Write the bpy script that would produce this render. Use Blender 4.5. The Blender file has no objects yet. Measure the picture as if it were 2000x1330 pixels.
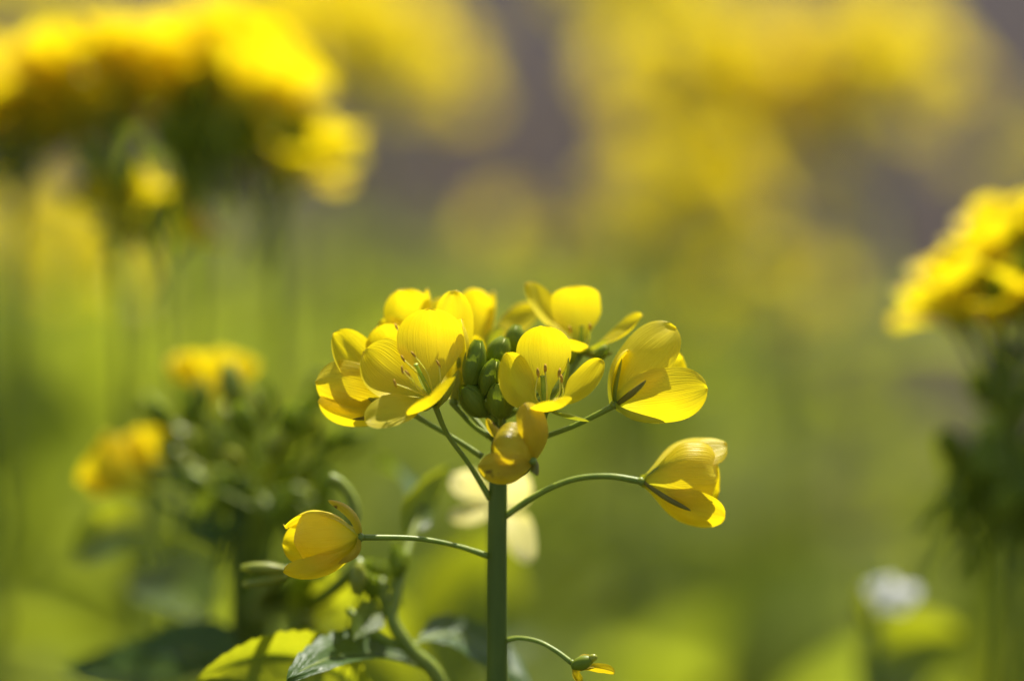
import bpy, math, random
import numpy as np
from mathutils import Vector, Matrix, Quaternion

random.seed(7)
rng = np.random.default_rng(11)
scene = bpy.context.scene
col = scene.collection
R = math.radians

# ------------------------------------------------------------------ camera
PX = 0.000065          # one photograph pixel at the plane of focus, in metres
LENS = 100.0
D = 2000 * PX * LENS / 36.0        # distance of the plane of focus
PITCH = R(11.0)
FOC = Vector((0, 0, 0.52))
FWD = Vector((0, math.cos(PITCH), -math.sin(PITCH)))
UP = Vector((0, math.sin(PITCH), math.cos(PITCH)))
RIGHT = Vector((1, 0, 0))
CAM = FOC - FWD * D
cd = bpy.data.cameras.new('camera')
cam = bpy.data.objects.new('camera', cd)
col.objects.link(cam)
cam.location = CAM
cam.rotation_euler = (math.pi / 2 - PITCH, 0, 0)
cd.lens = LENS
cd.sensor_width = 36.0
cd.sensor_fit = 'HORIZONTAL'
cd.clip_start = 0.01
cd.clip_end = 500
cd.dof.use_dof = True
cd.dof.focus_distance = D
cd.dof.aperture_fstop = 4.6
scene.camera = cam

# ------------------------------------------------------------------ light
SUN_EL = R(56)
SUN_AZ = R(24)          # behind the flowers, a little to the right
world = bpy.data.worlds.new('World')
scene.world = world
world.use_nodes = True
wn = world.node_tree
bg = wn.nodes['Background']
sky = wn.nodes.new('ShaderNodeTexSky')
sky.sky_type = 'NISHITA'
sky.sun_disc = False
sky.sun_elevation = SUN_EL
sky.sun_rotation = SUN_AZ
wn.links.new(sky.outputs['Color'], bg.inputs['Color'])
bg.inputs['Strength'].default_value = 0.075
sd = bpy.data.lights.new('sun', 'SUN')
sd.energy = 4.6
sd.angle = R(0.5)
sd.color = (1.0, 0.95, 0.86)
sun = bpy.data.objects.new('sun', sd)
col.objects.link(sun)
sdir = Vector((math.sin(SUN_AZ) * math.cos(SUN_EL), math.cos(SUN_AZ) * math.cos(SUN_EL), math.sin(SUN_EL)))
sun.rotation_euler = (-sdir).to_track_quat('-Z', 'Y').to_euler()
sun.location = sdir * 3 + FOC
vs = scene.view_settings
vs.view_transform = 'Standard'
vs.look = 'None'
vs.exposure = 1.0
vs.gamma = 1.0
vs.use_curve_mapping = False
scene.render.engine = 'CYCLES'
scene.cycles.max_bounces = 10
scene.cycles.diffuse_bounces = 6
scene.cycles.transmission_bounces = 8
scene.cycles.use_denoising = True
scene.cycles.sample_clamp_indirect = 6.0
scene.cycles.caustics_reflective = False
scene.cycles.caustics_refractive = False


def W(p):
    """photo pixel x, y and z pixels towards the viewer from the plane of focus -> world"""
    x, y, z = p
    d = D - z * PX
    k = PX * d / D
    return CAM + FWD * d + RIGHT * ((x - 1000) * k) + UP * ((665 - y) * k)


def P(x, y, m):
    """photo pixel at m metres behind the plane of focus -> world"""
    return W((x, y, -m / PX))


def Vd(v):
    """direction in photo axes (x right, y down, z towards viewer) -> world"""
    r = RIGHT * v[0] - UP * v[1] - FWD * v[2]
    return r.normalized()


# ------------------------------------------------------------------ materials
def ramp(nt, stops):
    n = nt.nodes.new('ShaderNodeValToRGB')
    e = n.color_ramp.elements
    while len(e) < len(stops):
        e.new(0.5)
    for k, (p, c) in zip(e, stops):
        k.position = p
        k.color = (*c, 1)
    return n


def sheet_mat(name, stops, trans_stops, mixf=0.5, rough=0.45, spec=0.35, vein=(46, 1.6), bump=0.25,
              coord='UV', scale=1.0, spots=None, base=None, sheen=0.0):
    """thin living tissue: reflected colour + light let through, faint veins along its length"""
    m = bpy.data.materials.new(name)
    m.use_nodes = True
    nt = m.node_tree
    nt.nodes.clear()
    out = nt.nodes.new('ShaderNodeOutputMaterial')
    tc = nt.nodes.new('ShaderNodeTexCoord')
    mp = nt.nodes.new('ShaderNodeMapping')
    mp.inputs['Scale'].default_value = (vein[0], vein[1], 1)
    nt.links.new(tc.outputs['UV'], mp.inputs['Vector'])
    nz = nt.nodes.new('ShaderNodeTexNoise')
    nz.inputs['Scale'].default_value = 1.0
    nz.inputs['Detail'].default_value = 2.0
    nt.links.new(mp.outputs['Vector'], nz.inputs['Vector'])
    geo = nt.nodes.new('ShaderNodeNewGeometry')
    n2 = nt.nodes.new('ShaderNodeTexNoise')
    n2.inputs['Scale'].default_value = scale
    n2.inputs['Detail'].default_value = 3.0
    nt.links.new(geo.outputs['Position'], n2.inputs['Vector'])
    mx = nt.nodes.new('ShaderNodeMath')
    mx.operation = 'ADD'
    m1 = nt.nodes.new('ShaderNodeMath'); m1.operation = 'MULTIPLY'; m1.inputs[1].default_value = 0.45
    m2 = nt.nodes.new('ShaderNodeMath'); m2.operation = 'MULTIPLY'; m2.inputs[1].default_value = 0.55
    nt.links.new(nz.outputs['Fac'], m1.inputs[0])
    nt.links.new(n2.outputs['Fac'], m2.inputs[0])
    nt.links.new(m1.outputs[0], mx.inputs[0])
    nt.links.new(m2.outputs[0], mx.inputs[1])
    ra = ramp(nt, stops)
    rb = ramp(nt, trans_stops)
    nt.links.new(mx.outputs[0], ra.inputs['Fac'])
    nt.links.new(mx.outputs[0], rb.inputs['Fac'])
    ca, cb = ra.outputs['Color'], rb.outputs['Color']
    if base is not None:                     # the claw of a petal is greener than the blade
        sx = nt.nodes.new('ShaderNodeSeparateXYZ')
        nt.links.new(tc.outputs['UV'], sx.inputs[0])
        mr = nt.nodes.new('ShaderNodeMapRange')
        mr.inputs['From Min'].default_value = 0.02
        mr.inputs['From Max'].default_value = 0.42
        mr.inputs['To Min'].default_value = 1.0
        mr.inputs['To Max'].default_value = 0.0
        nt.links.new(sx.outputs['Y'], mr.inputs['Value'])
        outs = []
        for c in (ca, cb):
            mm = nt.nodes.new('ShaderNodeMix'); mm.data_type = 'RGBA'
            nt.links.new(mr.outputs['Result'], mm.inputs['Factor'])
            nt.links.new(c, mm.inputs['A'])
            mm.inputs['B'].default_value = (*base, 1)
            outs.append(mm.outputs['Result'])
        ca, cb = outs
    if spots is not None:                    # withered brown flecks
        n3 = nt.nodes.new('ShaderNodeTexNoise')
        n3.inputs['Scale'].default_value = spots[1]
        n3.inputs['Detail'].default_value = 2.0
        nt.links.new(geo.outputs['Position'], n3.inputs['Vector'])
        rs = ramp(nt, [(spots[2], (0, 0, 0)), (spots[2] + 0.05, (1, 1, 1))])
        nt.links.new(n3.outputs['Fac'], rs.inputs['Fac'])
        outs = []
        for c in (ca, cb):
            mm = nt.nodes.new('ShaderNodeMix'); mm.data_type = 'RGBA'
            nt.links.new(rs.outputs['Color'], mm.inputs['Factor'])
            nt.links.new(c, mm.inputs['A'])
            mm.inputs['B'].default_value = (*spots[0], 1)
            outs.append(mm.outputs['Result'])
        ca, cb = outs
    bs = nt.nodes.new('ShaderNodeBsdfPrincipled')
    bs.inputs['Roughness'].default_value = rough
    bs.inputs['Specular IOR Level'].default_value = spec
    if sheen:
        bs.inputs['Sheen Weight'].default_value = sheen
    nt.links.new(ca, bs.inputs['Base Color'])
    tr = nt.nodes.new('ShaderNodeBsdfTranslucent')
    nt.links.new(cb, tr.inputs['Color'])
    bp = nt.nodes.new('ShaderNodeBump')
    bp.inputs['Strength'].default_value = bump
    bp.inputs['Distance'].default_value = 0.0004
    nt.links.new(nz.outputs['Fac'], bp.inputs['Height'])
    nt.links.new(bp.outputs['Normal'], bs.inputs['Normal'])
    nt.links.new(bp.outputs['Normal'], tr.inputs['Normal'])
    ms = nt.nodes.new('ShaderNodeMixShader')
    ms.inputs['Fac'].default_value = mixf
    nt.links.new(bs.outputs[0], ms.inputs[1])
    nt.links.new(tr.outputs[0], ms.inputs[2])
    nt.links.new(ms.outputs[0], out.inputs['Surface'])
    return m


def solid_mat(name, stops, scale=300, rough=0.45, spec=0.4, bump=0.15, bdist=0.0003, sss=0.0, stretch=(1, 1, 1)):
    m = bpy.data.materials.new(name)
    m.use_nodes = True
    nt = m.node_tree
    bs = nt.nodes['Principled BSDF']
    geo = nt.nodes.new('ShaderNodeNewGeometry')
    mp = nt.nodes.new('ShaderNodeMapping')
    mp.inputs['Scale'].default_value = stretch
    nt.links.new(geo.outputs['Position'], mp.inputs['Vector'])
    nz = nt.nodes.new('ShaderNodeTexNoise')
    nz.inputs['Scale'].default_value = scale
    nz.inputs['Detail'].default_value = 4.0
    nt.links.new(mp.outputs['Vector'], nz.inputs['Vector'])
    ra = ramp(nt, stops)
    nt.links.new(nz.outputs['Fac'], ra.inputs['Fac'])
    nt.links.new(ra.outputs['Color'], bs.inputs['Base Color'])
    bs.inputs['Roughness'].default_value = rough
    bs.inputs['Specular IOR Level'].default_value = spec
    if sss:
        bs.inputs['Subsurface Weight'].default_value = sss
        bs.inputs['Subsurface Radius'].default_value = (0.0012, 0.0015, 0.0003)
        bs.inputs['Subsurface Scale'].default_value = 1.0
    bp = nt.nodes.new('ShaderNodeBump')
    bp.inputs['Strength'].default_value = bump
    bp.inputs['Distance'].default_value = bdist
    nt.links.new(nz.outputs['Fac'], bp.inputs['Height'])
    nt.links.new(bp.outputs['Normal'], bs.inputs['Normal'])
    return m


M = {}
M['petal'] = sheet_mat('petal_yellow', [(0.3, (0.85, 0.68, 0.012)), (0.7, (0.90, 0.77, 0.03))],
                       [(0.3, (0.87, 0.66, 0.004)), (0.7, (0.93, 0.76, 0.010))],
                       mixf=0.52, rough=0.42, spec=0.35, bump=0.35, scale=260, base=(0.66, 0.66, 0.03))
M['wilt'] = sheet_mat('petal_wilted', [(0.3, (0.80, 0.61, 0.012)), (0.7, (0.86, 0.69, 0.03))],
                      [(0.3, (0.80, 0.58, 0.003)), (0.7, (0.88, 0.67, 0.008))],
                      mixf=0.5, rough=0.35, spec=0.5, bump=0.8, scale=260, spots=((0.16, 0.09, 0.012), 330, 0.665))
M['pale'] = sheet_mat('petal_pale', [(0.3, (0.88, 0.80, 0.34)), (0.7, (0.90, 0.86, 0.62))],
                      [(0.3, (0.90, 0.78, 0.12)), (0.7, (0.92, 0.84, 0.40))], mixf=0.5, rough=0.4, spec=0.5, scale=180)
M['sepal'] = sheet_mat('sepal_green_yellow', [(0.35, (0.30, 0.36, 0.03)), (0.65, (0.46, 0.46, 0.035))],
                       [(0.35, (0.34, 0.40, 0.012)), (0.65, (0.52, 0.50, 0.015))], mixf=0.4, rough=0.35, spec=0.5,
                       vein=(18, 1), scale=400)
M['sepal_dark'] = sheet_mat('sepal_olive', [(0.35, (0.19, 0.17, 0.02)), (0.65, (0.30, 0.25, 0.025))],
                            [(0.35, (0.16, 0.17, 0.01)), (0.65, (0.26, 0.24, 0.01))], mixf=0.3, rough=0.4, spec=0.4,
                            vein=(14, 1), scale=500)
M['bud_sepal'] = sheet_mat('bud_green', [(0.3, (0.18, 0.245, 0.010)), (0.7, (0.29, 0.35, 0.020))],
                           [(0.3, (0.24, 0.33, 0.006)), (0.7, (0.36, 0.45, 0.010))], mixf=0.3, rough=0.45, spec=0.28,
                           vein=(14, 2), scale=420, bump=0.3)
M['bud_core'] = solid_mat('bud_core', [(0.3, (0.25, 0.30, 0.03)), (0.7, (0.5, 0.48, 0.05))], 500, 0.5)
M['stem'] = solid_mat('stem_green', [(0.3, (0.085, 0.125, 0.006)), (0.7, (0.13, 0.175, 0.010))], 420, 0.5, 0.28, 0.3, stretch=(1, 1, .15))
M['stalk'] = solid_mat('stalk_green', [(0.3, (0.17, 0.22, 0.014)), (0.7, (0.25, 0.29, 0.022))], 420, 0.45, 0.4, 0.2, sss=0.25)
M['pistil'] = solid_mat('pistil_green', [(0.3, (0.24, 0.34, 0.03)), (0.7, (0.36, 0.42, 0.04))], 700, 0.4, sss=0.3)
M['filament'] = solid_mat('filament_yellow', [(0.3, (0.62, 0.52, 0.04)), (0.7, (0.72, 0.6, 0.06))], 700, 0.5, sss=0.3)
M['anther'] = solid_mat('anther_ochre', [(0.3, (0.42, 0.22, 0.015)), (0.7, (0.62, 0.36, 0.03))], 2500, 0.7, 0.2, 0.6)
M['leaf'] = sheet_mat('leaf_green', [(0.3, (0.050, 0.105, 0.018)), (0.7, (0.085, 0.15, 0.022))],
                      [(0.3, (0.19, 0.27, 0.008)), (0.7, (0.30, 0.36, 0.012))], mixf=0.45, rough=0.40, spec=0.4,
                      vein=(9, 14), bump=0.6, scale=60)
M['leaf_bright'] = sheet_mat('leaf_young_green', [(0.3, (0.085, 0.14, 0.014)), (0.7, (0.12, 0.18, 0.018))],
                             [(0.3, (0.38, 0.43, 0.008)), (0.7, (0.52, 0.52, 0.012))], mixf=0.55, rough=0.42, spec=0.4,
                             vein=(9, 14), bump=0.5, scale=60)
M['weed'] = sheet_mat('weed_green', [(0.30, (0.075, 0.12, 0.010)), (0.5, (0.12, 0.155, 0.012)), (0.7, (0.16, 0.16, 0.016))],
                      [(0.30, (0.28, 0.39, 0.020)), (0.5, (0.42, 0.48, 0.026)), (0.7, (0.54, 0.50, 0.034))], mixf=0.52,
                      rough=0.62, spec=0.1, vein=(5, 3), bump=0.2, scale=7)
M['dry'] = sheet_mat('dry_leaf_brown', [(0.30, (0.10, 0.066, 0.026)), (0.7, (0.17, 0.115, 0.04))],
                     [(0.30, (0.12, 0.07, 0.014)), (0.7, (0.18, 0.12, 0.02))], mixf=0.4, rough=0.6, spec=0.2, scale=9)
M['white'] = sheet_mat('petal_white', [(0.3, (0.82, 0.82, 0.68)), (0.7, (0.88, 0.88, 0.78))],
                       [(0.3, (0.75, 0.76, 0.70)), (0.7, (0.8, 0.8, 0.76))], mixf=0.4, rough=0.4, spec=0.4, scale=200)
M['soil'] = solid_mat('soil', [(0.25, (0.024, 0.019, 0.018)), (0.5, (0.040, 0.032, 0.030)), (0.75, (0.062, 0.051, 0.047))], 38, 1.0, 0.05, 0.9, 0.012)


# ------------------------------------------------------------------ mesh helpers
ORG = {}                                       # world origin of every object that has children


def mk(name, verts, faces, mat, parent=None, origin=None, uvs=None, smooth=True, rel=False):
    """one mesh object; verts in world metres (or relative to origin when rel)"""
    me = bpy.data.meshes.new(name)
    o0 = Vector(origin) if origin is not None else (ORG[parent] if parent else Vector((0, 0, 0)))
    v = np.asarray(verts, dtype=np.float64)
    if not rel:
        v = v - np.array(o0)
    me.from_pydata(v.tolist(), [], faces)
    if uvs is not None:
        ul = me.uv_layers.new(name='UVMap')
        li = np.zeros(len(me.loops), dtype=np.int32)
        me.loops.foreach_get('vertex_index', li)
        ul.data.foreach_set('uv', np.asarray(uvs, dtype=np.float32)[li].ravel())
    if smooth:
        me.polygons.foreach_set('use_smooth', [True] * len(me.polygons))
    me.materials.append(mat)
    me.update()
    return link(name, me, parent, o0)


def link(name, me, parent, o0, rot=None):
    ob = bpy.data.objects.new(name, me)
    col.objects.link(ob)
    if parent is not None:
        ob.parent = parent
        ob.location = Vector(o0) - ORG[parent]
    else:
        ob.location = o0
    ORG[ob] = Vector(o0)
    return ob


def thing(name, label, cat, loc, group=None):
    o = bpy.data.objects.new(name, None)
    o.empty_display_size = 0.02
    col.objects.link(o)
    o.location = loc
    ORG[o] = Vector(loc)
    tag(o, label, cat, group)
    return o


def tag(o, label, cat, group=None):
    o['label'] = label
    o['category'] = cat
    if group:
        o['group'] = group


def grid_faces(nr, nc, off=0, wrap=False):
    f = []
    for i in range(nr - 1):
        for j in range(nc if wrap else nc - 1):
            a = off + i * nc + j
            b = off + i * nc + (j + 1) % nc
            f.append((a, b, b + nc, a + nc))
    return f


def prof(kind, u, seed=0):
    if kind == 'petal':
        s = np.clip((u - 0.10) / 0.52, 0, 1); s = s * s * (3 - 2 * s)
        h = 0.17 + 0.83 * s
        k = np.clip((u - 0.66) / 0.34, 0, 1)
        return h * np.power(np.clip(1 - k ** 2.4, 0, 1), 0.5)
    if kind == 'square':
        s = np.clip((u - 0.08) / 0.55, 0, 1); s = s * s * (3 - 2 * s)
        h = 0.2 + 0.8 * s
        k = np.clip((u - 0.72) / 0.28, 0, 1)
        return h * np.power(np.clip(1 - k ** 4.5, 0, 1), 0.5)
    if kind == 'broad':
        s = np.clip(u / 0.5, 0, 1); s = np.sin(s * math.pi / 2)
        h = 0.26 + 0.74 * s
        k = np.clip((u - 0.6) / 0.4, 0, 1)
        return h * np.power(np.clip(1 - k ** 2.6, 0, 1), 0.5)
    if kind == 'sepal':
        return (0.55 + 0.45 * np.sin(np.clip(u / 0.55, 0, 1) * math.pi / 2)) * np.power(np.clip(1 - np.clip((u - 0.5) / 0.5, 0, 1) ** 2.2, 0, 1), 0.6)
    if kind == 'leaf':
        s = np.clip((u - 0.06) / 0.36, 0, 1); s = s * s * (3 - 2 * s)
        h = 0.05 + 0.95 * s
        k = np.clip((u - 0.45) / 0.55, 0, 1)
        h = h * np.power(np.clip(1 - k ** 1.7, 0, 1), 0.75)
        return h
    if kind == 'blade':
        return np.clip(0.6 + 0.4 * np.sin(u * 3), 0, 1) * np.power(np.clip(1 - u ** 2, 0, 1), 0.7)


def sheet(b, c, t, n, w, kind='petal', nu=18, nv=11, cup=0.35, ruffle=0.03, notch=0.0, teeth=0, seed=None, curl=0.0,
          vfold=0.0, lobes=0.0, fold=0.0):
    """curved sheet along the spine b-c-t (world), inner face towards n, full width w"""
    r = random.Random(seed if seed is not None else random.random())
    b, c, t = np.array(b), np.array(c), np.array(t)
    n = np.array(n) / np.linalg.norm(n)
    u = np.linspace(0, 1, nu)
    u = 1 - (1 - u) ** 1.35
    v = np.linspace(-1, 1, nv)
    L = np.linalg.norm(t - b)
    sp = np.outer((1 - u) ** 2, b) + np.outer(2 * u * (1 - u), c) + np.outer(u * u, t)
    tg = np.outer(2 * (1 - u), c - b) + np.outer(2 * u, t - c)
    tg /= np.linalg.norm(tg, axis=1)[:, None] + 1e-12
    sd_ = np.cross(tg, n[None, :])
    sd_ /= np.linalg.norm(sd_, axis=1)[:, None] + 1e-12
    nn = np.cross(sd_, tg)
    hw = 0.5 * w * np.maximum(prof(kind, u), 0.012)
    if teeth:
        ph = (u * teeth) % 1.0
        hw = hw * (1 - 0.13 * ph * np.clip(u * 5, 0, 1))
    if lobes:
        hw = hw * (1 - lobes * (0.5 + 0.5 * np.cos(u * 23)) * np.clip((0.75 - u) * 4, 0, 1))
    p1, p2, p3 = r.uniform(0, 6.28), r.uniform(0, 6.28), r.uniform(0, 6.28)
    asym = r.uniform(-0.06, 0.06)
    vs_ = np.zeros((nu, nv, 3)); uv = np.zeros((nu, nv, 2))
    for j, vv in enumerate(v):
        lat = vv * hw * (1 + asym * vv * np.sin(u * 3 + p3))
        hgt = cup * hw * vv * vv
        hgt = hgt + vfold * hw * abs(vv)
        hgt = hgt + ruffle * L * (np.sin(vv * 3.1 + u * 5 + p1) * 0.5 + np.sin(vv * 5.3 - u * 7 + p2) * 0.35) * np.clip(u * 1.6 - 0.35, 0, 1)
        if fold:
            hgt = hgt + fold * L * np.exp(-((vv - 0.15) / 0.16) ** 2) * np.sin(np.clip(u, 0, 1) * math.pi) ** 1.2
        if kind in ('petal', 'broad', 'square'):
            hgt = hgt + cup * 0.5 * w * 0.75 * np.clip((u - 0.6) / 0.4, 0, 1) ** 2
        if curl:
            hgt = hgt + curl * L * np.clip((u - 0.6) / 0.4, 0, 1) ** 2
        back = notch * L * np.exp(-(vv / 0.28) ** 2) * np.clip((u - 0.7) / 0.3, 0, 1) ** 2
        vs_[:, j] = sp + sd_ * lat[:, None] + nn * hgt[:, None] - tg * back[:, None]
        uv[:, j, 0] = 0.5 + 0.5 * vv
        uv[:, j, 1] = u
    return vs_.reshape(-1, 3), grid_faces(nu, nv), uv.reshape(-1, 2)


def catmull(pts, n):
    pts = [np.array(p, dtype=float) for p in pts]
    if len(pts) == 2:
        return np.array([pts[0] + (pts[1] - pts[0]) * k / (n - 1) for k in range(n)]), np.linspace(0, 1, n)
    P_ = np.array(pts)
    tt = np.concatenate([[0], np.cumsum(np.maximum(np.sqrt(np.linalg.norm(np.diff(P_, axis=0), axis=1)), 1e-6))])
    m = np.zeros_like(P_)
    for i in range(len(P_)):
        if i == 0:
            m[i] = (P_[1] - P_[0]) / (tt[1] - tt[0])
        elif i == len(P_) - 1:
            m[i] = (P_[i] - P_[i - 1]) / (tt[i] - tt[i - 1])
        else:
            d0, d1 = tt[i] - tt[i - 1], tt[i + 1] - tt[i]
            m[i] = ((P_[i] - P_[i - 1]) / d0 * d1 + (P_[i + 1] - P_[i]) / d1 * d0) / (d0 + d1)
    out = []
    segs = len(pts) - 1
    for k in range(n):
        s = k / (n - 1) * segs
        i = min(int(s), segs - 1)
        f = s - i
        h = tt[i + 1] - tt[i]
        out.append((2 * f ** 3 - 3 * f * f + 1) * P_[i] + (f ** 3 - 2 * f * f + f) * h * m[i] + (3 * f * f - 2 * f ** 3) * P_[i + 1] + (f ** 3 - f * f) * h * m[i + 1])
    return np.array(out), np.linspace(0, 1, n)


def tube(pts, radii, n=14, sides=10, ridge=0.0, cap=True):
    c, s = catmull(pts, n)
    rr = np.interp(s, np.linspace(0, 1, len(radii)), radii)
    tg = np.gradient(c, axis=0)
    tg /= np.linalg.norm(tg, axis=1)[:, None] + 1e-15
    ref = np.array((0.0, 0.0, 1.0)) if abs(tg[0][2]) < 0.9 else np.array((0.0, 1.0, 0.0))
    verts = []
    x = np.cross(tg[0], ref); x /= np.linalg.norm(x)
    for i in range(n):
        x = x - tg[i] * np.dot(x, tg[i]); x /= np.linalg.norm(x)
        y = np.cross(tg[i], x)
        for k in range(sides):
            a = 2 * math.pi * k / sides
            r = rr[i] * (1 + ridge * math.cos(a * 5))
            verts.append(c[i] + x * (r * math.cos(a)) + y * (r * math.sin(a)))
    f = grid_faces(n, sides, 0, True)
    if cap:
        f.append(tuple(range(sides - 1, -1, -1)))
        f.append(tuple(range((n - 1) * sides, n * sides)))
    return np.array(verts), f


def blob(center, axis, length, radius, nu=9, nv=10, power=0.5, sharp=1.0, groove=0.0):
    """spindle along axis starting at center"""
    ax = np.array(axis) / np.linalg.norm(axis)
    ref = np.array((0, 0, 1.0)) if abs(ax[2]) < 0.9 else np.array((1.0, 0, 0))
    x = np.cross(ax, ref); x /= np.linalg.norm(x); y = np.cross(ax, x)
    verts = []
    for i in range(nu):
        s = i / (nu - 1)
        r = radius * max(0.03, (math.sin(math.pi * (0.04 + 0.92 * s ** sharp))) ** power)
        for k in range(nv):
            a = 2 * math.pi * k / nv
            rr = r * (1 - groove * abs(math.cos(2 * a)) ** 6)
            verts.append(np.array(center) + ax * (length * s) + (x * math.cos(a) + y * math.sin(a)) * rr)
    f = grid_faces(nu, nv, 0, True)
    f.append(tuple(range(nv - 1, -1, -1)))
    f.append(tuple(range((nu - 1) * nv, nu * nv)))
    return np.array(verts), f


def join(parts):
    """[(verts, faces[, uvs])] -> one verts, faces, uvs"""
    V, F, U = [], [], []
    o = 0
    for p in parts:
        v, f = p[0], p[1]
        V.append(v); F += [tuple(i + o for i in q) for q in f]
        U.append(p[2] if len(p) > 2 else np.full((len(v), 2), 0.5))
        o += len(v)
    return np.concatenate(V), F, np.concatenate(U)


# ------------------------------------------------------------------ ground
def build_ground():
    n = 90
    ys = np.concatenate([np.linspace(-3, 6, 60), np.linspace(6.5, 250, 30)])
    xs = np.concatenate([np.linspace(-120, -4, 15), np.linspace(-3.8, 3.8, 60), np.linspace(4, 120, 15)])
    v = []
    for y in ys:
        for x in xs:
            z = 0.02 * math.sin(x * 3.1 + y * 1.7) + 0.015 * math.sin(x * 7.3 - y * 5.1)
            if abs(x) > 3.9 or y > 6.2:
                z *= 0.3
            v.append((x, y, z - 0.03))
    g = mk('soil_ground', v, grid_faces(len(ys), len(xs)), M['soil'], None, (0, 0, 0))
    g['kind'] = 'structure'
    g['label'] = 'bare grey brown soil between the plants'
build_ground()

# ------------------------------------------------------------------ the sharp plant
main_base = W((972, 1330, -85)); main_base = Vector((main_base.x, main_base.y, 0))
plant = thing('rape_plant', 'rape plant in sharp focus with open yellow flowers on one thick green stem', 'flower plant', main_base)
stem_pts = [main_base, main_base + Vector((0.006, 0.002, 0.2)), W((972, 1560, -85)), W((972, 1330, -85)), W((971, 1120, -85)), W((973, 950, -85)), W((976, 860, -88)), W((978, 790, -90))]
mk('stem', *tube(stem_pts, [0.0034, 0.0028, 0.00145, 0.00135, 0.00128, 0.0012, 0.0010, 0.0006], 70, 20, 0.018), M['stem'], plant)


def pedicel(pts, r0=5.5, r1=5.0, mat='stalk'):
    mk('pedicel', *tube([W(p) for p in pts], [r0 * PX * 1.15, r1 * PX, r1 * PX, r1 * PX * 1.25], 22, 10), M[mat], plant)


class Flower:
    """receptacle mesh named flower; petals, sepals, stamens, pistil are its children"""
    def __init__(self, base, axis, rec=9):
        self.base = W(base)
        ax = Vd(axis)
        self.ax = ax
        self.ob = mk('flower', *blob(self.base - ax * (rec * PX), ax, rec * 2.0 * PX, rec * PX, 7, 12, 0.7), M['stalk'], plant, self.base)
        self.k = 0

    def petal(self, c, t, n, w, b=None, mat='petal', kind='petal', **kw):
        self.k += 1
        v, f, u = sheet(W(b) if b else self.base, W(c), W(t), Vd(n), w * PX, kind, nu=26, nv=17, seed=hash((round(t[0]), self.k)) % 9999, **kw)
        mk('petal', v, f, M[mat], self.ob, self.base, u)

    def sepal(self, c, t, n, w, b=None, mat='sepal', cup=0.9, **kw):
        v, f, u = sheet(W(b) if b else self.base, W(c), W(t), Vd(n), w * PX, 'sepal', nu=14, nv=9, cup=cup, ruffle=0.0, **kw)
        mk('sepal', v, f, M[mat], self.ob, self.base, u)

    def stamen(self, c, t, al=16, ar=3.6, b=None, adir=None):
        b0 = W(b) if b else self.base
        tp = W(t)
        st = mk('stamen', *tube([b0, W(c), tp], [1.7 * PX, 1.5 * PX, 1.2 * PX], 14, 6), M['filament'], self.ob, self.base)
        d = Vd(adir) if adir else (tp - W(c)).normalized()
        a0 = tp - d * (al * 0.4 * PX)
        v, f = blob(a0, d, al * PX, ar * PX, 8, 8, 0.6, groove=0.15)
        # pollen sacs bend back a little
        k = np.linspace(0, 1, 8).repeat(8)
        v = v + np.outer((k - 0.5) ** 2 * al * 0.5 * PX, np.array(FWD))
        mk('anther', v, f, M['anther'], self.ob, self.base)

    def pistil(self, t, r=4.2, b=None):
        b0 = W(b) if b else self.base
        tp = W(t)
        mk('pistil', *tube([b0, b0.lerp(tp, 0.5), tp, tp + (tp - b0) * 0.06], [r * 1.1 * PX, r * PX, r * 0.72 * PX, r * 1.05 * PX], 14, 9), M['pistil'], self.ob, self.base)


# --- A: wide open flower on the left of the head
A = Flower((848, 784, -5), (-.5, -.5, .6))
A.petal((772, 752, -22), (704, 688, 6), (.45, -.30, .85), 122, cup=0.30, ruffle=0.022)
A.petal((842, 700, -46), (838, 600, -30), (.05, .40, .9), 132, cup=0.32, ruffle=0.018)
A.petal((858, 788, 62), (846, 782, 112), (-.60, -.74, .15), 118, cup=0.25, ruffle=0.02)
A.petal((800, 788, 62), (714, 824, 62), (.0, -.62, .75), 78, cup=0.12, ruffle=0.02)
A.pistil((814, 716, 45), 4.6)
for c_, t_ in (((826, 740, 30), (788, 702, 40)), ((835, 730, 30), (809, 694, 38)), ((815, 755, 40), (786, 724, 48)),
               ((818, 760, 40), (797, 730, 54)), ((812, 765, 40), (772, 750, 52)), ((860, 745, 25), (857, 712, 26))):
    A.stamen(c_, t_, 17, 2.8, adir=(random.uniform(-1, 0.3), -1, 0.3))
A.sepal((880, 800, 5), (893, 728, 8), (-1, .0, .2), 34)
A.sepal((838, 810, 20), (812, 802, 40), (0, -1, .2), 26)
pedicel([(957, 974, -80), (915, 905, -60), (872, 845, -35), (848, 788, -10)])

# --- flower tucked behind it
A2 = Flower((886, 786, -62), (.1, -1, .1))
A2.petal((884, 680, -112), (892, 566, -92), (-.25, .1, 1), 84, cup=0.3, ruffle=0.03)
A2.petal((922, 715, -52), (908, 622, -44), (-1, .05, .32), 66, cup=0.3)
A2.petal((905, 740, -120), (935, 660, -150), (-.4, 0, 1), 66)
A2.petal((860, 740, -130), (830, 640, -150), (.3, 0, 1), 76)
A2.sepal((905, 770, -55), (895, 722, -50), (-.4, 0, -1), 30)
pedicel([(955, 852, -85), (925, 832, -78), (900, 806, -66), (886, 790, -62)])

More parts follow.
